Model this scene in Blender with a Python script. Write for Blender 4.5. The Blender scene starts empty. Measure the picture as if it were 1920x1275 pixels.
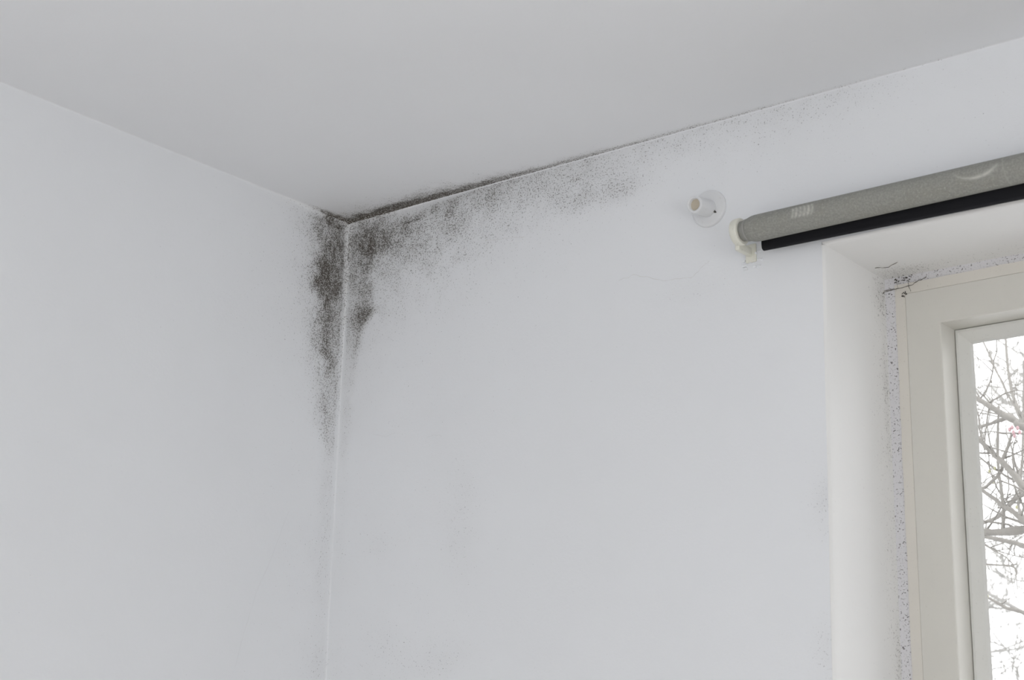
import bpy, bmesh, math, random
import numpy as np
from mathutils import Vector, Matrix

# ------------------------------------------------------------------ camera, sky, daylight, exposure
SC = bpy.context.scene
COL = SC.collection
H = 2.6                                            # room height

cam = bpy.data.cameras.new('camera')
cam.sensor_fit = 'HORIZONTAL'; cam.sensor_width = 36.0
cam.lens = 3059.43 / 1920 * 36.0
cam.clip_start = 0.02; cam.clip_end = 300
cam.dof.use_dof = True; cam.dof.focus_distance = 2.75; cam.dof.aperture_fstop = 11
camo = bpy.data.objects.new('camera', cam); COL.objects.link(camo)
R_ = (0.78146638, 0.62357705, 0.02149346); U_ = (0.15557273, -0.2280919, 0.96113017); F_ = (-0.6042412, 0.74774712, 0.27525774)
camo.matrix_world = Matrix(((R_[0], U_[0], -F_[0], 1.96153), (R_[1], U_[1], -F_[1], -1.95636), (R_[2], U_[2], -F_[2], 1.6), (0, 0, 0, 1)))
SC.camera = camo

w = bpy.data.worlds.new('overcast_sky'); SC.world = w; w.use_nodes = True
bg = w.node_tree.nodes['Background']; bg.inputs[0].default_value = (0.985, 0.99, 1.0, 1); bg.inputs[1].default_value = 3.8

def area(name, loc, rot, sx, sy, power, color):
    l = bpy.data.lights.new(name, 'AREA'); l.shape = 'RECTANGLE'; l.size = sx; l.size_y = sy; l.energy = power; l.color = color
    o = bpy.data.objects.new(name, l); o.location = loc; o.rotation_euler = rot; COL.objects.link(o); return o
# daylight through the big window in the wall behind the camera
area('daylight_front_window', (2.35, -4.07, 1.2), (math.radians(90), 0, 0), 2.3, 2.1, 1.5, (0.96, 0.98, 1.0))
# added fill from the unseen right side, brightens the left wall and jamb
area('added_side_fill', (3.88, -2.1, 1.35), (math.radians(90), 0, math.radians(90)), 1.8, 1.5, 11, (0.97, 0.985, 1.0))

SC.view_settings.view_transform = 'Standard'; SC.view_settings.look = 'None'
SC.view_settings.exposure = -0.64; SC.view_settings.gamma = 1.0
SC.view_settings.use_curve_mapping = False

# ------------------------------------------------------------------ helpers
rnd = random.Random(7)
def lin(r, g, b):
    f = lambda c: c / 12.92 if c <= 0.04045 else ((c + 0.055) / 1.055) ** 2.4
    return (f(r / 255), f(g / 255), f(b / 255), 1)

class NT:
    """small node-tree builder"""
    def __init__(s, name):
        s.m = bpy.data.materials.new(name); s.m.use_nodes = True
        s.t = s.m.node_tree; s.b = s.t.nodes['Principled BSDF']; s.o = s.t.nodes['Material Output']
        s.co = s.n('ShaderNodeTexCoord').outputs['Object']
    def n(s, k, **kw):
        x = s.t.nodes.new(k)
        for a, v in kw.items(): setattr(x, a, v)
        return x
    def put(s, sock, v):
        if isinstance(v, bpy.types.NodeSocket): s.t.links.new(v, sock)
        else: sock.default_value = v
    def math(s, op, a, b=0.0, c=0.0, clamp=False):
        x = s.n('ShaderNodeMath', operation=op, use_clamp=clamp)
        s.put(x.inputs[0], a); s.put(x.inputs[1], b); s.put(x.inputs[2], c); return x.outputs[0]
    def noise(s, scale, detail=2, rough=0.5, vec=None):
        x = s.n('ShaderNodeTexNoise'); s.put(x.inputs['Vector'], vec or s.co)
        x.inputs['Scale'].default_value = scale; x.inputs['Detail'].default_value = detail; x.inputs['Roughness'].default_value = rough
        return x.outputs['Fac']
    def vor(s, scale):
        x = s.n('ShaderNodeTexVoronoi'); s.put(x.inputs['Vector'], s.co); x.inputs['Scale'].default_value = scale
        return x.outputs['Distance'], x.outputs['Color']
    def ramp(s, v, lo, hi):                        # smoothstep lo..hi -> 0..1, lo and hi may be sockets
        x = s.n('ShaderNodeMapRange', interpolation_type='SMOOTHSTEP')
        s.put(x.inputs['Value'], v); s.put(x.inputs['From Min'], lo); s.put(x.inputs['From Max'], hi); return x.outputs['Result']
    def mix(s, f, a, b):
        x = s.n('ShaderNodeMix', data_type='RGBA'); s.put(x.inputs[0], f); s.put(x.inputs[6], a); s.put(x.inputs[7], b); return x.outputs[2]
    def attr(s, name):
        return s.n('ShaderNodeAttribute', attribute_name=name).outputs['Fac']
    def bump(s, h, strength, dist):
        x = s.n('ShaderNodeBump'); s.put(x.inputs['Height'], h); x.inputs['Strength'].default_value = strength; x.inputs['Distance'].default_value = dist
        s.put(s.b.inputs['Normal'], x.outputs[0])
    def done(s, color, rough=0.6, spec=0.3):
        s.put(s.b.inputs['Base Color'], color); s.put(s.b.inputs['Roughness'], rough); s.b.inputs['Specular IOR Level'].default_value = spec
        return s.m

def plaster(name, base, mould=True, stipple=1.0):
    t = NT(name)
    big = t.noise(3.0, 3)
    c = t.mix(t.ramp(big, 0.3, 0.7), base, tuple(x * 0.985 for x in base[:3]) + (1,))
    fine = t.noise(160, 3, 0.6); med = t.noise(28, 2)
    h = t.math('ADD', t.math('MULTIPLY', fine, 0.55), t.math('MULTIPLY', med, 0.8))
    if mould:
        d = t.attr('mould')
        n1 = t.noise(430, 2, 0.55); n2 = t.noise(190, 2, 0.5); n3 = t.noise(800, 1, 0.5)
        n = t.math('ADD', t.math('MULTIPLY', n1, 0.62), t.math('ADD', t.math('MULTIPLY', n2, 0.26), t.math('MULTIPLY', n3, 0.12)))
        th = t.math('SUBTRACT', 0.70, t.math('MULTIPLY', t.math('POWER', d, 0.4), 0.245))
        speck = t.ramp(n, t.math('SUBTRACT', th, 0.03), t.math('ADD', th, 0.045))
        haze = t.math('MULTIPLY', t.math('POWER', d, 1.15), 0.72, clamp=True)
        c = t.mix(haze, c, t.mix(t.noise(40, 2), lin(138, 134, 126), lin(116, 108, 97)))
        c = t.mix(t.math('MULTIPLY', speck, t.math('ADD', 0.45, t.math('MULTIPLY', d, 0.42)), clamp=True), c, lin(66, 59, 52))
    t.bump(h, 0.10 * stipple, 0.004)
    return t.done(c, 0.75, 0.2)

def paint(name, base, rough=0.4, dirt=0.0, spec=0.4):
    t = NT(name)
    n = t.noise(14, 3); c = t.mix(t.ramp(n, 0.35, 0.7), base, tuple(x * 0.97 for x in base[:3]) + (1,))
    if dirt:
        c = t.mix(t.math('MULTIPLY', t.ramp(t.noise(260, 2), 0.66, 0.72), dirt), c, lin(110, 104, 95))
    t.bump(t.noise(220, 2), 0.04, 0.002)
    return t.done(c, rough, spec)

WALLC = (0.834, 0.848, 0.872, 1)
M_back = plaster('wall_plaster', WALLC)
M_ceil = plaster('ceiling_plaster', (0.862, 0.872, 0.892, 1), stipple=0.7)
M_reveal = plaster('reveal_plaster', (0.85, 0.85, 0.845, 1), stipple=0.6)

def obj(name, verts, faces, mat, parent=None, smooth=True, attrs=None):
    me = bpy.data.meshes.new(name); me.from_pydata([tuple(map(float, v)) for v in verts], [], [tuple(map(int, f)) for f in faces]); me.update()
    if smooth: me.polygons.foreach_set('use_smooth', [True] * len(me.polygons))
    for k, v in (attrs or {}).items():
        a = me.attributes.new(k, 'FLOAT', 'POINT'); a.data.foreach_set('value', np.asarray(v, np.float32))
    if mat: me.materials.append(mat)
    o = bpy.data.objects.new(name, me); COL.objects.link(o)
    if parent: o.parent = parent; o.matrix_parent_inverse = parent.matrix_world.inverted()
    return o
def empty(name, loc):
    o = bpy.data.objects.new(name, None); COL.objects.link(o); o.location = loc; o.matrix_world = Matrix.Translation(loc); o.empty_display_size = 0.05; return o
def tag(o, label, cat, group=None, kind=None):
    o['label'] = label; o['category'] = cat
    if group: o['group'] = group
    if kind: o['kind'] = kind
    return o
def struct(o, label=None):
    o['kind'] = 'structure'
    if label: o['label'] = label
    return o
class MB:
    def __init__(s): s.v = []; s.f = []
    def add(s, v, f): k = len(s.v); s.v += [tuple(x) for x in v]; s.f += [tuple(i + k for i in q) for q in f]
    def box(s, a, b, bev=0.0):
        x0, y0, z0 = a; x1, y1, z1 = b
        if not bev:
            s.add([(x, y, z) for x in (x0, x1) for y in (y0, y1) for z in (z0, z1)], [(0, 1, 3, 2), (4, 6, 7, 5), (0, 4, 5, 1), (2, 3, 7, 6), (0, 2, 6, 4), (1, 5, 7, 3)]); return
        bm = bmesh.new(); bmesh.ops.create_cube(bm, size=1)
        for v in bm.verts: v.co = Vector(((x0 + x1) / 2 + v.co.x * (x1 - x0), (y0 + y1) / 2 + v.co.y * (y1 - y0), (z0 + z1) / 2 + v.co.z * (z1 - z0)))
        bmesh.ops.bevel(bm, geom=bm.edges[:], offset=bev, segments=3, affect='EDGES', profile=0.5)
        bm.verts.index_update(); s.add([v.co[:] for v in bm.verts], [[v.index for v in f.verts] for f in bm.faces]); bm.free()
    def lathe(s, org, axis, up, prof, n=48):         # prof: (distance along axis, radius)
        a = Vector(axis).normalized(); u = (Vector(up) - a * Vector(up).dot(a)).normalized(); w_ = a.cross(u); V = []; Fc = []
        for (t, r) in prof:
            for i in range(n):
                q = 2 * math.pi * i / n; V.append(Vector(org) + a * t + (u * math.cos(q) + w_ * math.sin(q)) * r)
        for j in range(len(prof) - 1):
            for i in range(n): Fc.append((j * n + i, j * n + (i + 1) % n, (j + 1) * n + (i + 1) % n, (j + 1) * n + i))
        s.add(V, Fc)
    def tube(s, pts, rad, n=6, cap=True):
        P = [Vector(p) for p in pts]; V = []; Fc = []; up = Vector((0.13, 0.31, 0.94))
        for i, p in enumerate(P):
            t = (P[min(i + 1, len(P) - 1)] - P[max(i - 1, 0)]).normalized()
            a = t.cross(up)
            if a.length < 1e-3: a = t.cross(Vector((1, 0, 0)))
            a.normalize(); b = t.cross(a); r = rad[i] if hasattr(rad, '__len__') else rad
            V += [p + (a * math.cos(2 * math.pi * k / n) + b * math.sin(2 * math.pi * k / n)) * r for k in range(n)]
        for i in range(len(P) - 1):
            for k in range(n): Fc.append((i * n + k, i * n + (k + 1) % n, (i + 1) * n + (k + 1) % n, (i + 1) * n + k))
        if cap: Fc += [tuple(range(n))[::-1], tuple(range((len(P) - 1) * n, len(P) * n))]
        s.add(V, Fc)
    def build(s, name, mat, parent=None, smooth=True): return obj(name, s.v, s.f, mat, parent, smooth)

# smooth value noise for irregular plaster edges and mould blotches
_rs = np.random.RandomState(11); _tab = _rs.rand(64, 64)
def vnoise(x, y):
    x = np.asarray(x, float); y = np.asarray(y, float)
    xi = np.floor(x).astype(int); yi = np.floor(y).astype(int); fx = x - xi; fy = y - yi
    fx = fx * fx * (3 - 2 * fx); fy = fy * fy * (3 - 2 * fy); g = lambda a, b: _tab[a % 64, b % 64]
    return (g(xi, yi) * (1 - fx) + g(xi + 1, yi) * fx) * (1 - fy) + (g(xi, yi + 1) * (1 - fx) + g(xi + 1, yi + 1) * fx) * fy
def fbm(x, y): return (vnoise(x, y) * 0.5 + vnoise(x * 2.1 + 7, y * 2.1 + 3) * 0.3 + vnoise(x * 4.3 + 1, y * 4.3 + 9) * 0.2)
sst = lambda v, a, b: (lambda t: t * t * (3 - 2 * t))(np.clip((v - a) / (b - a), 0, 1))

# ------------------------------------------------------------------ mould density on the three surfaces (metres from the corner)
def blob(u, v, cu, cv, su, sv, a): return a * np.exp(-((u - cu) / su) ** 2 - ((v - cv) / sv) ** 2)
def mould_left(u, v):                               # u from the corner, v below the ceiling
    bl = fbm(u * 38 + 3, v * 30); b2 = fbm(u * 90, v * 60 + 5)
    wd = np.interp(v, [0, .015, .03, .1, .16, .24, .34, .42, .6, .85], [.075, .075, .072, .078, .068, .055, .048, .034, .034, .034])
    am = np.interp(v, [0, .012, .03, .06, .12, .16, .2, .24, .34, .41, .44, .52, .6, .65, .72, .77, .85], [.25, .45, .74, .84, .84, .76, .68, .58, .5, .42, .16, .12, .17, .06, .05, .11, .05])
    am = np.where(v < .02, am * sst(u, .0, .03) + .3, am)
    f = sst(wd * (0.8 + 0.55 * bl), u * 0.5, u * 1.55 + .004)
    core = am * f * (0.36 + 0.8 * bl) * (0.55 + 0.75 * b2) * np.interp(u, [0, .02, .04, .06, .09], [.62, .78, 1.1, 1.12, 1])
    ridge = sst(u, .005, .012)
    halo = .22 * np.exp(-(u / .095) ** 2) * sst(-v, -.40, -.2) + .05 * np.exp(-(u / .2) ** 2) * sst(-v, -.38, -.1)
    low = .05 * np.exp(-(u / .12) ** 2) * sst(v, .3, .45)
    return np.clip(core * (0.25 + 0.75 * ridge) + halo * (.5 + bl) + low * bl, 0, 1)
def mould_back(u, v):
    bl = fbm(u * 30 + 21, v * 34 + 4); b2 = fbm(u * 90 + 9, v * 60)
    wd = np.interp(v, [0, .03, .06, .09, .15, .175, .2, .23, .31, .42, .6, .85], [.1, .092, .075, .066, .068, .07, .052, .038, .028, .026, .03, .03])
    am = np.interp(v, [0, .02, .04, .08, .15, .19, .21, .25, .31, .38, .42, .45, .6, .65, .77, .85], [.45, .6, .76, .85, .8, .72, .52, .4, .27, .18, .26, .08, .08, .03, .06, .03])
    f = sst(wd * (0.85 + 0.4 * bl), u * 0.66, u * 1.35 + .004)
    core = am * f * (0.40 + 0.85 * bl) * (0.55 + 0.75 * b2) * np.interp(u, [0, .02, .035, .06], [.55, .62, .95, 1.05])
    ridge = sst(u, .004, .011)
    dep = np.interp(u, [0, .1, .19, .3, .4, .55, .7, .9, 1.1], [.15, .135, .125, .105, .085, .08, .05, .05, .04])
    wa = np.interp(u, [.03, .09, .16, .25, .35, .45, .6, .75, .85, 1.03, 1.12], [.6, .65, .58, .5, .4, .3, .2, .17, .17, .09, 0])
    wedge = wa * np.exp(-(v / dep) ** 1.7) * (.45 + .95 * bl) * (.6 + .8 * b2) * sst(v, .001, .03 * sst(-u, -.3, -.12) + .0035)
    sp = blob(u, v, .505, .066, .035, .02, .26) + blob(u, v, .588, .068, .04, .02, .2) + blob(u, v, .515, .028, .035, .014, .16) + blob(u, v, .45, .04, .05, .02, .06)
    faint = blob(u, v, .285, .57, .035, .09, .085) + blob(u, v, .115, .59, .035, .03, .06) + blob(u, v, .25, .78, .06, .035, .08) + blob(u, v, .12, .77, .06, .05, .06) + blob(u, v, .93, .60, .03, .04, .13) + blob(u, v, .93, .80, .03, .05, .10) + blob(u, v, .72, .26, .05, .02, .04)
    halo = .16 * np.exp(-(u / .13) ** 2 - (v / .22) ** 2) + .028 * np.exp(-(u / .3) ** 2) + .03 * np.exp(-(v / .16) ** 2)
    return np.clip(np.maximum(core * (0.25 + 0.75 * ridge), wedge) + (sp + faint) * (.4 + 1.1 * bl) + halo * bl, 0, 1)
def mould_ceil(x, y):                               # x along the back wall, y out from it
    bl = fbm(x * 45 + 2, y * 60); b2 = fbm(x * 120, y * 120 + 5)
    th = np.interp(x, [0, .02, .1, .2, .3, .44, .64, .85, 1.3], [.024, .026, .028, .03, .024, .015, .010, .008, .006])
    am = np.interp(x, [0, .1, .2, .3, .45, .64, .8, 1.0, 1.25], [1, 1, .95, .8, .58, .44, .36, .14, .03])
    b = am * sst(th * (.55 + .9 * bl), y * .36, y * 1.8 + .003) * (.6 + .65 * b2)
    th2 = .013 * (.6 + .8 * bl); am2 = np.interp(y, [0, .05, .07, .1, .13], [1, .95, .6, .15, 0])
    l = am2 * sst(th2, x * .5, x * 1.6 + .002)
    halo = .16 * np.exp(-(y / (th * 1.9)) ** 2) * np.exp(-(x / .35) ** 2) + .02 * np.exp(-(y / .1) ** 2 - (x / .5) ** 2)
    return np.clip(np.maximum(b, l) + halo * (.4 + bl), 0, 1)

# ------------------------------------------------------------------ room shell
OX0, OX1, OZ0, OZ1, DEP = 0.938, 2.20, 0.12, 2.3695, 0.20   # window opening in the back wall, depth of the reveal
RX, RY = 3.8, -4.0
def cove(p_edge): return 0.0135 * (0.8 + 0.5 * vnoise(p_edge * 9, 2.5))
def edge_r(a, b, c):                                # radius of the soft plaster cove near the three edges
    e = np.maximum(a, b); return 0.0016 + 0.0105 * np.exp(-(e / .13) ** 2) + 0.0012 * vnoise(e * 14, 3.3)
def rounded(da, dc, r):                             # distance off the wall plane that keeps the cove between surfaces da and dc away
    q = r * r - np.clip(r - da, 0, None) ** 2 - np.clip(r - dc, 0, None) ** 2
    return r - np.sqrt(np.clip(q, 0, None)), q <= 0
def coords(segs):
    out = [segs[0][0]]
    for a, b, st in segs:
        n = max(1, round((b - a) / st)); out += [a + (b - a) * (i + 1) / n for i in range(n)]
    return np.array(out)
def sheet(name, us, vs, place, dens, mat, hole=None, cut=True):
    """a wall as a grid in (u along the wall, v away from the third surface); place() gives the position"""
    Uu, Vv = np.meshgrid(us, vs); r = edge_r(Uu, Vv, 0 * Uu); off, bad = rounded(Uu, Vv, r)
    nu = len(us); d = dens(Uu, Vv).ravel(); over = np.clip(off - np.minimum(Uu, Vv), 0, None); keep = ~(bad | (over > .007)).ravel()
    off = off + 0.0016 * (fbm(Uu * 5, Vv * 5) - .5) * sst(Uu, .02, .1) * sst(Vv, .02, .1) * (Uu < 1.4)
    P = place(Uu, Vv, off - .25 * over)
    F = []
    for j in range(len(vs) - 1):
        for i in range(nu - 1):
            if hole and hole((us[i] + us[i + 1]) / 2, (vs[j] + vs[j + 1]) / 2): continue
            q = (j * nu + i, j * nu + i + 1, (j + 1) * nu + i + 1, (j + 1) * nu + i)
            if all(keep[k] for k in q): F.append(q)
    return P.reshape(-1, 3), F, d

us = coords([(.0004, .003, .0013), (.003, .12, .0017), (.12, .4, .004), (.4, .932, .007), (.932, OX0 - .004, .003), (OX0 - .004, 1.3, .012), (1.3, OX1 + .004, .1), (OX1 + .004, RX, .2)])
vs = coords([(.0004, .003, .0013), (.003, .14, .0017), (.14, H - OZ1 - .004, .004), (H - OZ1 - .004, .5, .005), (.5, .9, .008), (.9, H - OZ0 + .004, .15), (H - OZ0 + .004, H, .06)])
def lean(z): return 0.0025 - 0.005 * np.clip((2.37 - z) / .6, 0, 1.6) + 0.0006 * (vnoise(z * 9, 1.2) - .5) * 2
def place_back(u, v, off):
    x = u + lean(H - v) * np.exp(-((u - OX0) / .03) ** 2) * (v > .2); return np.stack([x, -off, H - v], -1)
V, F, d = sheet('wall_back', us, vs, place_back, mould_back, M_back, hole=lambda u, v: OX0 - .004 < u < OX1 + .004 and H - OZ1 - .004 < v < H - OZ0 + .004)
# outer skin so that the wall is a real thickness
wall_back = struct(obj('wall_back', V, [f[::-1] for f in F], M_back, attrs={'mould': d}), 'white plastered window wall with black mould spreading from its corner')
m = MB(); T0, T1 = 0.27, 0.285
for a, b in (((-.3, T0, -.4), (OX0, T1, 3.0)), ((OX1, T0, -.4), (RX + .2, T1, 3.0)), ((OX0, T0, OZ1), (OX1, T1, 3.0)), ((OX0, T0, -.4), (OX1, T1, OZ0))): m.box(a, b)
m.build('outer_render', paint('outside_render', (0.6, 0.59, 0.57, 1), 0.8), wall_back, smooth=False)

ul = coords([(.0004, .003, .0013), (.003, .16, .0017), (.16, .4, .006), (.4, 1.0, .02), (1.0, 4.0, .25)])
vl = coords([(.0004, .003, .0013), (.003, .1, .0017), (.1, .45, .004), (.45, .95, .01), (.95, H, .2)])
V, F, d = sheet('wall_left', ul, vl, lambda u, v, off: np.stack([off, -u, H - v], -1), mould_left, M_back)
wall_left = struct(obj('wall_left', V, F, M_back, attrs={'mould': d}), 'bare white plastered side wall with mould only along the corner')
ux = coords([(.0004, .003, .0013), (.003, .14, .0017), (.14, .5, .004), (.5, 1.35, .007), (1.35, RX, .2)])
uy = coords([(.0004, .003, .0013), (.003, .12, .0017), (.12, .3, .006), (.3, 1.0, .02), (1.0, 4.0, .2)])
V, F, d = sheet('ceiling', ux, uy, lambda u, v, off: np.stack([u, -v, H - off], -1), mould_ceil, M_ceil)
ceiling = struct(obj('ceiling', V, F, M_ceil, attrs={'mould': d}), 'white painted ceiling, black mould along the window wall edge')

M_plain = plaster('plain_plaster', WALLC, mould=False); M_beige = plaster('beige_plaster', (.60, .58, .55, 1), mould=False)
m = MB(); m.box((RX, RY - .1, 0), (RX + .1, -3.02, H)); m.box((RX, -1.18, 0), (RX + .1, 0.3, H)); m.box((RX, -3.02, 0), (RX + .1, -1.18, .58)); m.box((RX, -3.02, 2.12), (RX + .1, -1.18, H)); struct(m.build('wall_right', M_beige, smooth=False))
m = MB(); m.box((-.3, RY - .1, -.1), (-.04, .3, 3.0)); m.build('wall_core', M_plain, wall_left, smooth=False)
m = MB(); m.box((-.3, RY - .1, H + .04), (RX + .1, .3, H + .3)); m.build('ceiling_slab', M_plain, ceiling, smooth=False)
m = MB()
for a, b in (((-.1, RY - .1, 0), (1.2, RY, H)), ((3.5, RY - .1, 0), (RX + .1, RY, H)), ((1.2, RY - .1, 0), (3.5, RY, .12)), ((1.2, RY - .1, 2.25), (3.5, RY, H))): m.box(a, b)
struct(m.build('wall_front', M_beige, smooth=False))
t = NT('oak_floor'); wv = t.n('ShaderNodeTexBrick'); t.put(wv.inputs['Vector'], t.co); wv.inputs['Scale'].default_value = 1.0
wv.inputs['Color1'].default_value = (.66, .62, .56, 1); wv.inputs['Color2'].default_value = (.62, .58, .53, 1); wv.inputs['Mortar'].default_value = (.45, .42, .38, 1)
wv.inputs['Mortar Size'].default_value = .003; wv.inputs['Brick Width'].default_value = 1.2; wv.inputs['Row Height'].default_value = .14
M_floor = t.done(wv.outputs['Color'], .45)
m = MB(); m.box((-.1, RY - .1, -.1), (RX + .1, 0.3, 0)); struct(m.build('floor', M_floor, smooth=False))

# ---- window reveal: jamb, soffit, sill board, far jamb (children of the wall they are cut into)
def bend(k): return [(-.004, 0.0), (-.0034, .0003), (-.0022, .0009), (-.0009, .0022), (-.0003, .0034), (0, .004)][k]
ys = np.concatenate([[b[1] for b in map(bend, range(6))], coords([(.004, .12, .012), (.12, DEP + .012, .0025)])[1:]])
xo = np.concatenate([[b[0] for b in map(bend, range(6))], np.zeros(len(ys) - 6)])
def mould_jamb(y, z):
    bl = fbm(y * 60, z * 30); near = sst(y, .125, .185)
    return np.clip(near * (.02 + .11 * bl) + blob(y, z, .178, 2.335, .025, .025, .16) + blob(y, z, .19, 1.80, .014, .04, .16) + blob(y, z, .182, 2.2, .009, .09, .13) + .012 * sst(y, .07, .15) * bl, 0, 1)
zs = coords([(OZ0, 1.7, .1), (1.7, OZ1, .006)])
Yg, Zg = np.meshgrid(ys, zs); Xg = OX0 + np.meshgrid(xo, zs)[0] + lean(Zg) * (1 - np.clip(Yg / .12, 0, 1))
P = np.stack([Xg, Yg, Zg], -1).reshape(-1, 3); n = len(ys)
jf = [(j * n + i, j * n + i + 1, (j + 1) * n + i + 1, (j + 1) * n + i) for j in range(len(zs) - 1) for i in range(n - 1)]
jamb = obj('jamb', P, jf, M_reveal, wall_back, attrs={'mould': mould_jamb(Yg, Zg).ravel()})
xs = coords([(OX0 - .001, 1.35, .005), (1.35, OX1, .1)])
Yg, Xg = np.meshgrid(ys, xs); Zg = OZ1 - np.meshgrid(xo, xs)[0] + 0.0012 * (vnoise(Xg * 11, 4.4) - .5) * (Yg < .05)
def mould_soffit(y, x):
    bl = fbm(y * 55 + 4, x * 30); return np.clip(sst(y, .12, .185) * (.02 + .15 * bl) * np.interp(x, [.93, 1.0, 1.1, 1.3], [1.0, 1.1, .7, .4]) + blob(y, x, .17, .985, .02, .035, .14) + blob(y, x, .145, .965, .025, .03, .05), 0, 1)
P = np.stack([Xg, Yg, Zg], -1).reshape(-1, 3)
soffit = obj('soffit', P, [(j * n + i, (j + 1) * n + i, (j + 1) * n + i + 1, j * n + i + 1) for j in range(len(xs) - 1) for i in range(n - 1)][::-1], M_reveal, wall_back, attrs={'mould': mould_soffit(Yg, Xg).ravel()})
P = [(OX1 - a, b, z) for z in (OZ0, OZ1) for a, b in zip(xo, ys)]
obj('jamb', P, [(i, i + 1, n + i + 1, n + i)[::-1] for i in range(n - 1)], M_reveal, wall_back)
m = MB(); m.box((OX0 - .03, -.03, OZ0 - .03), (OX1 + .03, DEP + .03, OZ0), .006); m.build('window_sill', paint('sill_paint', lin(225, 224, 220)), wall_back)

# hairline cracks in the plaster
def ribbon(pts, w_, to3, mat, parent, name='hairline_crack'):
    m = MB(); rr = random.Random(len(pts) * 7 + int(1000 * w_)); Q = []
    for a, b in zip(pts[:-1], pts[1:]):
        for k in range(6): tt = k / 6; Q.append((a[0] + (b[0] - a[0]) * tt + rr.uniform(-.0008, .0008), a[1] + (b[1] - a[1]) * tt + rr.uniform(-.0012, .0012)))
    Q.append(pts[-1]); Vv = []
    for i, q in enumerate(Q):
        a = Vector(Q[max(i - 1, 0)]); b = Vector(Q[min(i + 1, len(Q) - 1)]); t_ = (b - a).normalized(); nn = Vector((-t_.y, t_.x)); ww = w_ * rr.uniform(.35, 1)
        Vv += [to3(q[0] + nn.x * ww / 2, q[1] + nn.y * ww / 2), to3(q[0] - nn.x * ww / 2, q[1] - nn.y * ww / 2)]
    return obj(name, Vv, [(2 * i, 2 * i + 1, 2 * i + 3, 2 * i + 2) for i in range(len(Q) - 1)], mat, parent, smooth=False)
M_crack = paint('crack_grey', lin(221, 221, 220), .8); M_crackd = paint('crack_dark', lin(92, 88, 84), .8); M_crackl = paint('scratch_pale', lin(228, 229, 231), .8)
onb = lambda a, b: (a, -.0014, b)
for pts, w_, mt in (([(0.5887, 2.3807), (0.6184, 2.3846), (0.6429, 2.3766), (0.6766, 2.3643), (0.7003, 2.3641), (0.7237, 2.3614), (0.7406, 2.3748), (0.7527, 2.3808)], .0008, M_crack),
                    ([(0.0834, 2.2015), (0.1145, 2.1949), (0.135, 2.1979)], .0007, M_crackl), ([(0.2049, 2.1802), (0.2221, 2.1844), (0.2397, 2.1795)], .0009, M_crackl),
                    ([(0.1393, 2.5696), (0.1554, 2.5711), (0.1715, 2.5706)], .0018, M_crackd), ([(0.313, 2.5132), (0.3214, 2.5002), (0.3477, 2.4967), (0.3702, 2.4949), (0.4036, 2.4908)], .001, M_crack)):
    ribbon(pts, w_, onb, mt, wall_back)
ribbon([(-0.1073, 2.0608), (-0.137, 1.9863), (-0.1666, 1.9225), (-0.1889, 1.8529), (-0.2011, 1.8022)], .0009, lambda a, b: (.0014, a, b), M_crackl, wall_left, 'scratch')

# ------------------------------------------------------------------ window
WX0, WX1, WZ0, WZ1 = 0.9485, 2.1895, 0.135, 2.3615
win = struct(empty('window_1', ((WX0 + WX1) / 2, DEP, WZ0)), 'painted cream wooden window with bare branches outside')
def ring(name, prof, mat, parent, closed=False, step=.012, jit=None, smooth=False, attrs=None):
    """sweep prof [(inset, y)] around the window rectangle with mitred corners"""
    rr = np.random.RandomState(5); N = 60; V = []; F = []
    for k, (i_, y) in enumerate(prof):
        a, b, c_, e = WX0 + i_, WX1 - i_, WZ0 + i_, WZ1 - i_
        L = []
        for (p, q) in (((a, c_), (a, e)), ((a, e), (b, e)), ((b, e), (b, c_)), ((b, c_), (a, c_))):
            for s in range(N):
                f = s / N; x = p[0] + (q[0] - p[0]) * f; z = p[1] + (q[1] - p[1]) * f
                if jit and jit[k] and 0 < s:
                    g = (fbm(x * 60 + k, z * 60) - .45) * 2 * jit[k]
                    if p[0] == q[0]: x += g
                    else: z += g
                L.append((x, y, z))
        V += L
    n = 4 * N; K = len(prof)
    for k in range(K if closed else K - 1):
        for s in range(n): F.append((k * n + s, ((k + 1) % K) * n + s, ((k + 1) % K) * n + (s + 1) % n, k * n + (s + 1) % n))
    return obj(name, V, F, mat, parent, smooth)
M_frame = paint('frame_paint', lin(220, 216, 208), .42, .15); M_sash = paint('sash_paint', lin(215, 213, 206), .4, .08); M_bead = paint('bead_paint', lin(217, 217, 213), .42, .1)
ring('outer_frame', [(0, .27), (0, .2005), (.0008, .1995), (.0173, .1995), (.0176, .1999), (.0176, .27)], M_frame, win, closed=True)
sash = ring('sash', [(.0178, .27), (.0178, .2001), (.0182, .1997), (.0690, .1998), (.0703, .2006), (.0708, .2030), (.0708, .2475), (.0708, .27)], M_sash, win, closed=True)
ring('glazing_bead', [(.0720, .2612), (.0716, .2470), (.0726, .2458), (.0760, .2460), (.0890, .2535), (.0905, .2550), (.0928, .2608)], M_bead, sash, jit=[0, .0006, .0004, 0, 0, 0, .0008])
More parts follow.
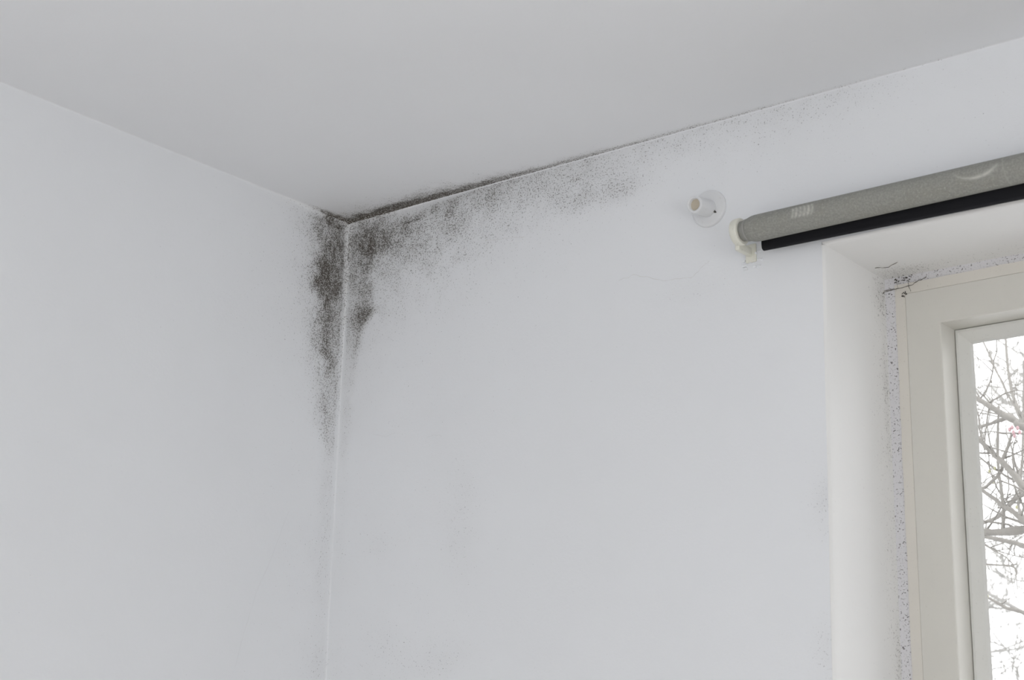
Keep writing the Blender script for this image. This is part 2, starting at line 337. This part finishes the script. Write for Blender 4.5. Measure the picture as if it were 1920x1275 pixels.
# white sealant between reveal and frame, peppered with mould
t = NT('sealant'); sp = t.ramp(t.noise(430, 1, .5), .60, .645); sp2 = t.ramp(t.noise(150, 2), .42, .62)
c = t.mix(t.math('MULTIPLY', sp, t.math('ADD', .2, t.math('MULTIPLY', sp2, .65)), clamp=True), lin(209, 208, 211), lin(58, 54, 50)); t.bump(t.noise(300, 2), .15, .002)
M_seal = t.done(c, .5)
ring('sealant', [(-.012, .1915), (-.0098, .1925), (-.0060, .1948), (-.001, .1975), (.0016, .1996), (.0012, .204)], M_seal, win, smooth=True, jit=[0, .0012, .001, .0006, .0012, 0])
g = NT('window_glass'); tr = g.n('ShaderNodeBsdfTransparent'); gl = g.n('ShaderNodeBsdfGlossy'); gl.inputs['Roughness'].default_value = .0
fr = g.n('ShaderNodeFresnel'); fr.inputs['IOR'].default_value = 1.25; mx = g.n('ShaderNodeMixShader')
g.put(mx.inputs[0], fr.outputs[0]); g.put(mx.inputs[1], tr.outputs[0]); g.put(mx.inputs[2], gl.outputs[0]); g.t.links.new(mx.outputs[0], g.o.inputs['Surface'])
m = MB(); m.box((WX0 + .074, .2612, WZ0 + .074), (WX1 - .074, .2652, WZ1 - .074)); m.build('glass_pane', g.m, sash, smooth=False)

# ------------------------------------------------------------------ roller blind
bl = tag(empty('roller_blind', (1.5, -.042, 2.3983)), 'grey dusty roller blind rolled up on its tube above the window', 'roller blind')
AY, AZ = -.042, 2.3983
NX, NA = 420, 80
xs = np.concatenate([[.8450, .8450, .8452, .846, .8475, .8495, .852, .855, .858], np.linspace(.861, 1.30, NX), np.linspace(1.32, 2.28, 30)])
rs = np.concatenate([[.003, .0155, .0163, .0167, .0171, .0177, .0184, .0189, .0191], np.full(NX + 30, .0192)])
ang = np.linspace(0, 2 * math.pi, NA, endpoint=False)
Xg, Ag = np.meshgrid(xs, ang, indexing='ij'); Rg = np.repeat(rs[:, None], NA, 1) + .00012 * (fbm(Xg * 20, Ag * 2) - .5)
P = np.stack([Xg, AY - Rg * np.sin(Ag), AZ + Rg * np.cos(Ag)], -1).reshape(-1, 3)   # angle 0 = top, pi/2 = towards the room
F = [(i * NA + k, i * NA + (k + 1) % NA, (i + 1) * NA + (k + 1) % NA, (i + 1) * NA + k) for i in range(len(xs) - 1) for k in range(NA)]
s_ = Ag * .0192                                                    # metres round the tube from its top
def hatch(x, s):                                                   # rubbed crosshatch patch
    m_ = sst(x, .920, .926) * sst(-x, -.962, -.952) * sst(s, .017, .020) * sst(-s, -.037, -.033)
    return m_ * (.35 + .65 * (np.sin((x + .35 * (s - .027) ** 2 / .01) * 2 * math.pi / .0062) > .1)) * (.3 + vnoise(x * 300, s * 500)) * .9
def crescent(x, s):
    rr_ = np.hypot((x - 1.191) / .030, (s - .0195) / .0165); lower = sst(s, .021, .027)
    return lower * np.exp(-((rr_ - 1) / .13) ** 2) * np.exp(-((x - 1.199) / .022) ** 2) * (.5 + .7 * vnoise(x * 400, s * 300)) + .3 * np.exp(-((rr_ - 1.02) / .05) ** 2) * lower
scr = .22 * np.exp(-((Xg - 1.227 - .1 * (s_ - .02)) / .0012) ** 2) * sst(s_, .008, .014) + .35 * np.exp(-((Xg - .8535) / .0008) ** 2) * sst(s_, .012, .02) * sst(-s_, -.042, -.03)
wear = np.clip(hatch(Xg, s_) + crescent(Xg, s_) + scr, 0, 1).ravel()
t = NT('blind_fabric_grey'); n1 = t.noise(330, 3, .65); n2 = t.noise(38, 3); n3 = t.noise(900, 1)
c = t.mix(t.ramp(n1, .3, .7), lin(140, 140, 135), lin(157, 157, 151)); c = t.mix(t.math('MULTIPLY', t.ramp(n2, .45, .7), .35), c, lin(142, 141, 132))
dust = t.math('MULTIPLY', t.ramp(n1, .58, .68), t.math('MULTIPLY', t.ramp(n2, .45, .65), .4)); c = t.mix(dust, c, lin(188, 187, 180))
c = t.mix(t.math('MULTIPLY', t.attr('wear'), .75, clamp=True), c, lin(205, 204, 197)); t.bump(t.math('ADD', n1, n3), .06, .001)
M_fab = t.done(c, .7, .3)
roll = obj('fabric_roll', P, F, M_fab, bl, attrs={'wear': wear})
t = NT('blind_black'); M_blk = t.done(t.mix(t.noise(500, 2), lin(27, 27, 31), lin(33, 33, 37)), .6, .25)
# hanging end of the blind, its black side to the room; hem hangs a little crooked
nx, nz = 60, 10; V = []
for side in (0, 1):
    for i in range(nx):
        f = i / (nx - 1); x = .8525 + f * (2.262 - .8525)
        zb = np.interp(x, [.85, 1.235, 2.27], [2.3705, 2.3645, 2.362]); zt = 2.400
        for k in range(nz):
            q = k / (nz - 1); xx = x - (.0006 * (1 - q) if i else 0) + (.0035 * max(0, q - .72) ** 2 / .08 if i == 0 else 0)
            V.append((xx, AY + .0196 + .0004 * math.sin(x * 9) + side * (.0009 + .0016 * (q > .8)) - .0012 * (q > .8), zt + (zb - zt) * q))
idx = lambda s, i, k: (s * nx + i) * nz + k; F = []
for i in range(nx - 1):
    for k in range(nz - 1): F += [(idx(0, i, k), idx(0, i, k + 1), idx(0, i + 1, k + 1), idx(0, i + 1, k)), (idx(1, i, k), idx(1, i + 1, k), idx(1, i + 1, k + 1), idx(1, i, k + 1))]
    F += [(idx(0, i, nz - 1), idx(1, i, nz - 1), idx(1, i + 1, nz - 1), idx(0, i + 1, nz - 1)), (idx(0, i, 0), idx(0, i + 1, 0), idx(1, i + 1, 0), idx(1, i, 0))]
for k in range(nz - 1): F += [(idx(0, 0, k), idx(1, 0, k), idx(1, 0, k + 1), idx(0, 0, k + 1)), (idx(0, nx - 1, k), idx(0, nx - 1, k + 1), idx(1, nx - 1, k + 1), idx(1, nx - 1, k))]
hang = obj('hanging_hem', V, F, M_blk, bl); hang['label'] = 'black hanging end of the blind'
M_metal = paint('collar_metal', lin(150, 150, 146), .45, .2); M_cream = paint('bracket_plastic', lin(228, 227, 216), .35, .25)
for sx, x0 in ((1, .8445), (-1, 2.28)):
    ax = (-sx, 0, 0)
    m = MB(); m.lathe((x0, AY, AZ), ax, (0, 0, 1), [(-.003, .0150), (.0005, .0153), (.0010, .0162), (.0030, .0162), (.0036, .0155), (.0052, .0148), (.0104, .0146), (.0108, .0120), (.0180, .0118), (.0180, .004)]); m.build('end_collar', M_metal, bl)
    br = MB(); br.lathe((x0 - sx * .0235, AY, AZ), (sx, 0, 0), (0, 0, 1), [(0, .004), (0, .0165), (.0012, .0186), (.0030, .0196), (.0070, .0200), (.0085, .0198), (.0098, .0200), (.0116, .0199), (.0126, .0190), (.0128, .0175), (.0128, .001)])
    bo = br.build('bracket_disc', M_cream, bl)
    m = MB(); xa, xb = sorted((x0 - sx * .0180, x0 - sx * .0255)); m.box((xa, AY + .002, AZ - .0255), (xb, -.0008, AZ - .012), .002); m.box((xa - .004, -.0042, AZ - .034), (xb + .006, -.0002, AZ - .006), .0018)
    m.build('bracket_arm', M_cream, bo)
# crumbled plaster round the bracket foot is part of the wall
m = MB(); rr = random.Random(3)
for k in range(14):
    x = .820 + rr.uniform(-.018, .022); z = 2.368 + rr.uniform(-.012, .012); s = rr.uniform(.0012, .0035)
    m.box((x - s, -.0022 - rr.uniform(0, .002), z - s * .6), (x + s, .001, z + s * .6), .0008)
m.build('plaster_crumbs', M_plain, wall_back)

# ------------------------------------------------------------------ white pipe stub with round wall flange
st = tag(empty('wall_pipe_stub', (.7538, 0, 2.4627)), 'short white plastic pipe stub in a round wall flange left of the blind', 'pipe stub')
M_wp = paint('white_plastic', lin(228, 229, 231), .38, .06)
FC = Vector((.7538, 0, 2.4627)); AXS = Vector((-.02, -.042, -.0058)).normalized(); AXS = Vector((0, -.042, -.0058)).normalized()
m = MB(); m.lathe(FC + Vector((0, .001, 0)), (0, -1, 0), (0, 0, 1), [(0, .0289), (.0035, .0289), (.0050, .0284), (.0058, .0270), (.0064, .0255), (.0066, .0140), (.0066, .006)], 64); m.build('flange', M_wp, st)
m = MB(); m.lathe(FC, AXS, (0, 0, 1), [(.003, .0136), (.040, .0132), (.0430, .0130), (.0442, .0122), (.0444, .0112), (.0440, .0098), (.0434, .0091), (.0380, .0088)], 56); m.build('pipe', M_wp, st)
m = MB(); m.lathe(FC, AXS, (0, 0, 1), [(.0385, .0089), (.0383, .006), (.0382, .0001)], 40); p = m.build('plug', paint('beige_plug', lin(200, 190, 172), .6), st); p['label'] = 'beige plug inside the pipe mouth'
m = MB(); rr = random.Random(9)
for k in range(7):
    x = .7655 + rr.uniform(-.0035, .0035); z = 2.4545 + rr.uniform(-.0022, .0022); s = rr.uniform(.0004, .0009); m.box((x - s, -.0080, z - s), (x + s, -.0066, z + s))
m.build('dirt_specks', M_crackd, st, smooth=False)

# ------------------------------------------------------------------ dusty cobweb in the head corner of the reveal
m = MB(); rr = random.Random(4)
def strand(pts, r):
    Q = []
    for a, b in zip(pts[:-1], pts[1:]):
        for k in range(5): Q.append(Vector(a).lerp(Vector(b), k / 5) + Vector((rr.uniform(-1, 1), rr.uniform(-1, 1), rr.uniform(-1, 1))) * .0005)
    Q.append(Vector(pts[-1])); m.tube(Q, [r * rr.uniform(.6, 1.3) for _ in Q], 5)
strand([(.9385, .184, 2.345), (.9393, .186, 2.3479), (.9523, .19, 2.3505), (.9669, .19, 2.3512), (.9813, .192, 2.3532), (.9903, .1945, 2.3589)], .0006)
strand([(.9393, .186, 2.350), (.948, .188, 2.3515), (.9523, .19, 2.3508)], .0005)
strand([(.9903, .1945, 2.3589), (.998, .195, 2.3600), (1.003, .195, 2.3625)], .0006)
m2 = m; m = MB(); strand([(.9516, .1324, 2.3685), (.9696, .1389, 2.368), (.9905, .127, 2.3688)], .0004)
m3 = m; m = m2; strand([(.976, .191, 2.362), (.976, .192, 2.352), (.9765, .197, 2.3455)], .0004)
strand([(.9585, .188, 2.366), (.960, .19, 2.351)], .0003)
m2 = m; m = MB()
for k in range(26):                                                # dark crumbs caught in it
    x = .967 + rr.uniform(-.013, .016); y = .186 + rr.uniform(-.006, .004); z = 2.3625 + rr.uniform(-.004, .005); a = rr.uniform(0, 6.3); l = rr.uniform(.0012, .0035)
    m.tube([(x, y, z), (x + l * math.cos(a), y, z + l * .6 * math.sin(a))], rr.uniform(.0004, .0008), 5)
for k in range(12):
    x = .9642 + rr.uniform(-.004, .004); z = 2.3427 + rr.uniform(-.003, .003); a = rr.uniform(0, 6.3); l = rr.uniform(.001, .003)
    m.tube([(x, .199, z), (x + l * math.cos(a), .1985, z + l * math.sin(a))], rr.uniform(.0004, .0008), 5)
M_cw = paint('cobweb_dust', lin(104, 100, 94), .9)
cw = tag(empty('cobweb', (.967, .19, 2.352)), 'dusty grey cobweb strand with black crumbs in the top corner of the window reveal', 'cobweb')
m2.build('strand', M_cw, cw); m3.build('strand', M_cw, cw); m.build('caught_crumbs', paint('cobweb_crumbs', lin(70, 66, 62), .9), cw)

# ------------------------------------------------------------------ outside: ground and bare trees
t = NT('pale_bounce_ground'); t.done(t.mix(t.noise(2, 4), (.80, .81, .83, 1), (.74, .75, .77, 1)), .9)  # unseen ground, made this pale to bounce daylight up to the ceiling
m = MB(); m.box((-40, .3, -.5), (30, 60, -.4)); struct(m.build('ground', t.m, smooth=False))
def bark(name, a, b):
    t = NT(name); n_ = t.noise(90, 4, .6); t.bump(n_, .4, .004); return t.done(t.mix(n_, a, b), .85, .2)
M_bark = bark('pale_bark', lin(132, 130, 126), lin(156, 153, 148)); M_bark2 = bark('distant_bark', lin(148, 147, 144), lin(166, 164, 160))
M_bud = paint('pink_bud', lin(186, 156, 160), .6); M_leafbud = paint('green_bud', lin(172, 171, 140), .6)

def spline(pts, per=4):
    P = [Vector(p) for p in pts]; out = []
    for i in range(len(P) - 1):
        a, b, c_, e = P[max(i - 1, 0)], P[i], P[i + 1], P[min(i + 2, len(P) - 1)]
        for k in range(per):
            t_ = k / per; out.append(.5 * ((2 * b) + (c_ - a) * t_ + (2 * a - 5 * b + 4 * c_ - e) * t_ ** 2 + (3 * b - a - 3 * c_ + e) * t_ ** 3))
    out.append(P[-1]); return out
def twig(m, p, d, length, r, rr, depth=0, wig=.35):
    """a crooked twig with knobbly buds and smaller side twigs"""
    n = max(4, int(length / .025)); Q = [Vector(p)]; dd = Vector(d).normalized()
    for i in range(n):
        dd = (dd + Vector((rr.gauss(0, 1), rr.gauss(0, 1), rr.gauss(0, 1) + .12)) * wig * .35).normalized(); Q.append(Q[-1] + dd * length / n)
    R = [r * (1 - .75 * i / n) for i in range(n + 1)]; m.tube(Q, R, 5)
    for i in range(1, n + 1):
        if rr.random() < .45: m.tube([Q[i], Q[i] + Vector((rr.gauss(0, 1), rr.gauss(0, 1), abs(rr.gauss(0, 1)))).normalized() * r * 3.2], [r * .9, r * .35], 5)
        if depth < 2 and i > 1 and rr.random() < (.34 if depth == 0 else .25):
            sd = (dd + Vector((rr.gauss(0, 1), rr.gauss(0, .6), rr.gauss(0, 1) + .2)) * .8).normalized(); twig(m, Q[i], sd, length * rr.uniform(.3, .6), R[i] * .65, rr, depth + 1, wig)

near = tag(empty('bare_tree', (1.25, 1.8, -.4)), 'bare budding tree with pink buds close outside the window', 'tree')
m = MB(); tp = spline([(1.25, 1.8, -.5), (1.23, 1.8, .6), (1.27, 1.78, 1.5), (1.22, 1.8, 2.2), (1.2, 1.84, 2.9), (1.24, 1.9, 3.8)], 6); m.tube(tp, [.075 - .055 * i / (len(tp) - 1) for i in range(len(tp))], 14); m.build('trunk', M_bark, near)
D = {
 'A': ([(1.215, 1.8, 2.25), (.9, 1.62, 2.37), (.651, 1.5, 2.428), (.616, 1.5, 2.45), (.586, 1.5, 2.47), (.55, 1.5, 2.498), (.521, 1.5, 2.52), (.47, 1.5, 2.56), (.3, 1.5, 2.66)], .0105, .0035),
 'B': ([(.616, 1.5, 2.45), (.564, 1.6, 2.492), (.545, 1.62, 2.489), (.525, 1.62, 2.486), (.505, 1.62, 2.481), (.475, 1.62, 2.477), (.43, 1.62, 2.47), (.3, 1.63, 2.42)], .0055, .003),
 'C': ([(1.24, 1.79, 1.8), (.95, 1.55, 2.0), (.76, 1.43, 2.16), (.673, 1.4, 2.266), (.647, 1.4, 2.303), (.630, 1.4, 2.325), (.617, 1.4, 2.341), (.599, 1.4, 2.361), (.58, 1.4, 2.383), (.56, 1.4, 2.407), (.52, 1.4, 2.45), (.4, 1.42, 2.58)], .010, .0035),
 'D': ([(.617, 1.4, 2.341), (.625, 1.4, 2.356), (.632, 1.4, 2.369), (.638, 1.4, 2.385), (.643, 1.4, 2.398)], .0045, .0028),
 'E': ([(1.21, 1.85, 2.6), (.7, 2.3, 2.55), (.3, 2.58, 2.62), (.213, 2.6, 2.701), (.204, 2.6, 2.734), (.184, 2.6, 2.793), (.178, 2.6, 2.835), (.173, 2.6, 2.884), (.172, 2.6, 2.967), (.173, 2.6, 3.033), (.18, 2.6, 3.3)], .008, .0025),
 'F': ([(.7, 2.3, 2.55), (.45, 2.3, 2.58), (.333, 2.3, 2.635), (.306, 2.3, 2.684), (.286, 2.3, 2.724), (.271, 2.3, 2.765), (.253, 2.3, 2.805), (.24, 2.3, 2.846), (.2, 2.3, 2.95)], .005, .0022),
 'G': ([(1.25, 1.78, 1.7), (.9, 1.6, 1.98), (.7, 1.55, 2.13), (.611, 1.55, 2.221), (.577, 1.55, 2.257), (.553, 1.55, 2.274), (.535, 1.55, 2.291), (.509, 1.55, 2.312), (.494, 1.55, 2.332), (.42, 1.56, 2.42)], .0075, .003),
 'H': ([(1.21, 1.82, 2.4), (.8, 1.76, 2.40), (.539, 1.75, 2.339), (.499, 1.75, 2.32), (.478, 1.75, 2.303), (.458, 1.75, 2.286), (.424, 1.75, 2.276), (.41, 1.75, 2.272), (.3, 1.76, 2.25)], .0065, .003),
 'J': ([(1.24, 1.79, 1.98), (.85, 1.65, 2.19), (.65, 1.6, 2.225), (.591, 1.6, 2.225), (.529, 1.6, 2.223), (.491, 1.6, 2.226), (.466, 1.6, 2.229), (.3, 1.6, 2.25)], .0135, .0062),
 'J2': ([(.85, 1.65, 2.19), (.72, 1.5, 2.155), (.652, 1.45, 2.158), (.617, 1.45, 2.17), (.588, 1.45, 2.179), (.55, 1.45, 2.19), (.529, 1.45, 2.196), (.4, 1.45, 2.24)], .007, .0035),
 'K': ([(.4, 1.45, 2.24), (.5, 1.4, 2.14), (.558, 1.4, 2.125), (.57, 1.4, 2.122), (.599, 1.4, 2.118), (.622, 1.4, 2.115), (.634, 1.4, 2.106), (.634, 1.4, 2.095)], .0026, .0014),
 'L': ([(1.25, 1.78, 1.55), (.85, 1.45, 1.88), (.72, 1.36, 1.97), (.681, 1.35, 2.0), (.653, 1.35, 2.013), (.629, 1.35, 2.02), (.614, 1.35, 2.029), (.593, 1.35, 2.042), (.586, 1.35, 2.046), (.54, 1.35, 2.07)], .006, .0016),
 'M': ([(.617, 1.4, 2.341), (.609, 1.42, 2.33), (.598, 1.42, 2.315), (.584, 1.42, 2.304), (.569, 1.42, 2.293), (.557, 1.42, 2.291), (.5, 1.43, 2.28)], .004, .0028),
 'N': ([(.65, 1.6, 2.225), (.5, 1.85, 2.28), (.453, 1.9, 2.328), (.457, 1.9, 2.361), (.463, 1.9, 2.413), (.47, 1.9, 2.452), (.475, 1.9, 2.506), (.49, 1.9, 2.7)], .005, .0025),
 'O': ([(.529, 1.6, 2.223), (.534, 1.6, 2.269), (.532, 1.6, 2.318), (.52, 1.62, 2.40), (.53, 1.62, 2.52)], .0048, .0025),
}
for k, (pts, r0, r1) in D.items():
    rr = random.Random(hash_ := sum(ord(ch) * 31 for ch in k)); m = MB(); Q = spline(pts, 5); n = len(Q)
    Rr = [r0 + (r1 - r0) * i / (n - 1) for i in range(n)]; m.tube(Q, [r * rr.uniform(.88, 1.15) for r in Rr], 8)
    if k == 'K': m.tube(spline([(.620, 1.4, 2.115), (.627, 1.4, 2.116), (.636, 1.4, 2.118)], 3), .0012, 5)
    elif k == 'L': m.tube(spline([(.614, 1.35, 2.03), (.621, 1.35, 2.031), (.629, 1.35, 2.036)], 3), .0016, 5)
    elif k != 'D':
        for i in range(3, n - 1):
            if rr.random() < .22:
                dd = (Q[i + 1] - Q[i]).normalized(); twig(m, Q[i], dd * .5 + Vector((rr.gauss(0, 1), rr.gauss(0, .5), rr.gauss(.3, 1))), rr.uniform(.07, .26), Rr[i] * rr.uniform(.3, .42), rr, 0, .5)
    m.build('branch', M_bark, near)
def bud_mesh(c, r, rr):
    bm = bmesh.new(); bmesh.ops.create_icosphere(bm, subdivisions=2, radius=r)
    for v in bm.verts: v.co = Vector(c) + Vector((v.co.x * .85, v.co.y * .85, v.co.z * 1.2)) * rr.uniform(.92, 1.08)
    bm.verts.index_update(); V = [v.co[:] for v in bm.verts]; Fc = [[v.index for v in f.verts] for f in bm.faces]; bm.free(); return V, Fc
rr = random.Random(2)
for c_ in [(.639, 1.4, 2.409), (.645, 1.4, 2.413), (.657, 1.4, 2.410), (.648, 1.398, 2.401), (.649, 1.4, 2.394), (.661, 1.4, 2.400)]:
    V, Fc = bud_mesh(c_, .0042, rr); b = obj('pink_bud', V, Fc, M_bud, near); b['label'] = 'pink flower bud'
for c_ in [(.584, 1.41, 2.325), (.597, 1.41, 2.33), (.57, 1.46, 2.31), (.62, 1.46, 2.25), (.588, 1.35, 2.047)]:
    V, Fc = bud_mesh(c_, .0034, rr); b = obj('leaf_bud', V, Fc, M_leafbud, near); b['label'] = 'yellow-green leaf bud'

def far_tree(base, height, seed, label):
    """a whole bare tree: trunk, limbs, and many fine twigs"""
    rr = random.Random(seed); root = tag(empty('bare_tree', base), label, 'tree'); B = Vector(base)
    m = MB(); tp = [B + Vector((rr.uniform(-.06, .06) * i, rr.uniform(-.06, .06) * i, height * .8 * i / 8)) for i in range(9)]; tr_ = [.13 * (1 - .85 * i / 8) for i in range(9)]
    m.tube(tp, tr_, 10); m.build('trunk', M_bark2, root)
    def grow(m, p, d, L, r, depth):
        n = 6; Q = [Vector(p)]; dd = Vector(d).normalized()
        for i in range(n):
            dd = (dd + Vector((rr.gauss(0, 1), rr.gauss(0, 1), rr.gauss(.15, 1))) * .16).normalized(); Q.append(Q[-1] + dd * L / n)
        m.tube(Q, [r * (1 - .7 * i / n) for i in range(n + 1)], 5 if depth else 7, cap=False)
        if depth < 3:
            for i in range(1, n + 1):
                for _ in range((2, 2, 1)[depth]):
                    if rr.random() < .68:
                        sd = dd * .55 + Vector((rr.gauss(0, 1), rr.gauss(0, 1), rr.gauss(.25, .8))).normalized() * .8
                        grow(m, Q[i], sd, L * rr.uniform(.34, .55), max(r * .42, .0056), depth + 1)
    for k in range(17):
        i = 1 + (k * 7) // 17; f = rr.random(); p = tp[i].lerp(tp[i + 1], f) if i < 8 else tp[8]
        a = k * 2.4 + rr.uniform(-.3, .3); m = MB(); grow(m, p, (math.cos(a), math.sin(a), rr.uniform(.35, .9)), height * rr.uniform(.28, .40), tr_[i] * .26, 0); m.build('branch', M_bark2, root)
    return root
far_tree((-.75, 8.0, -.4), 6.0, 21, 'bare tree standing farther off behind the budding tree')
far_tree((-6.9, 15.5, -.4), 8.0, 5, 'bare tree farthest from the window, its trunk hidden behind the wall')
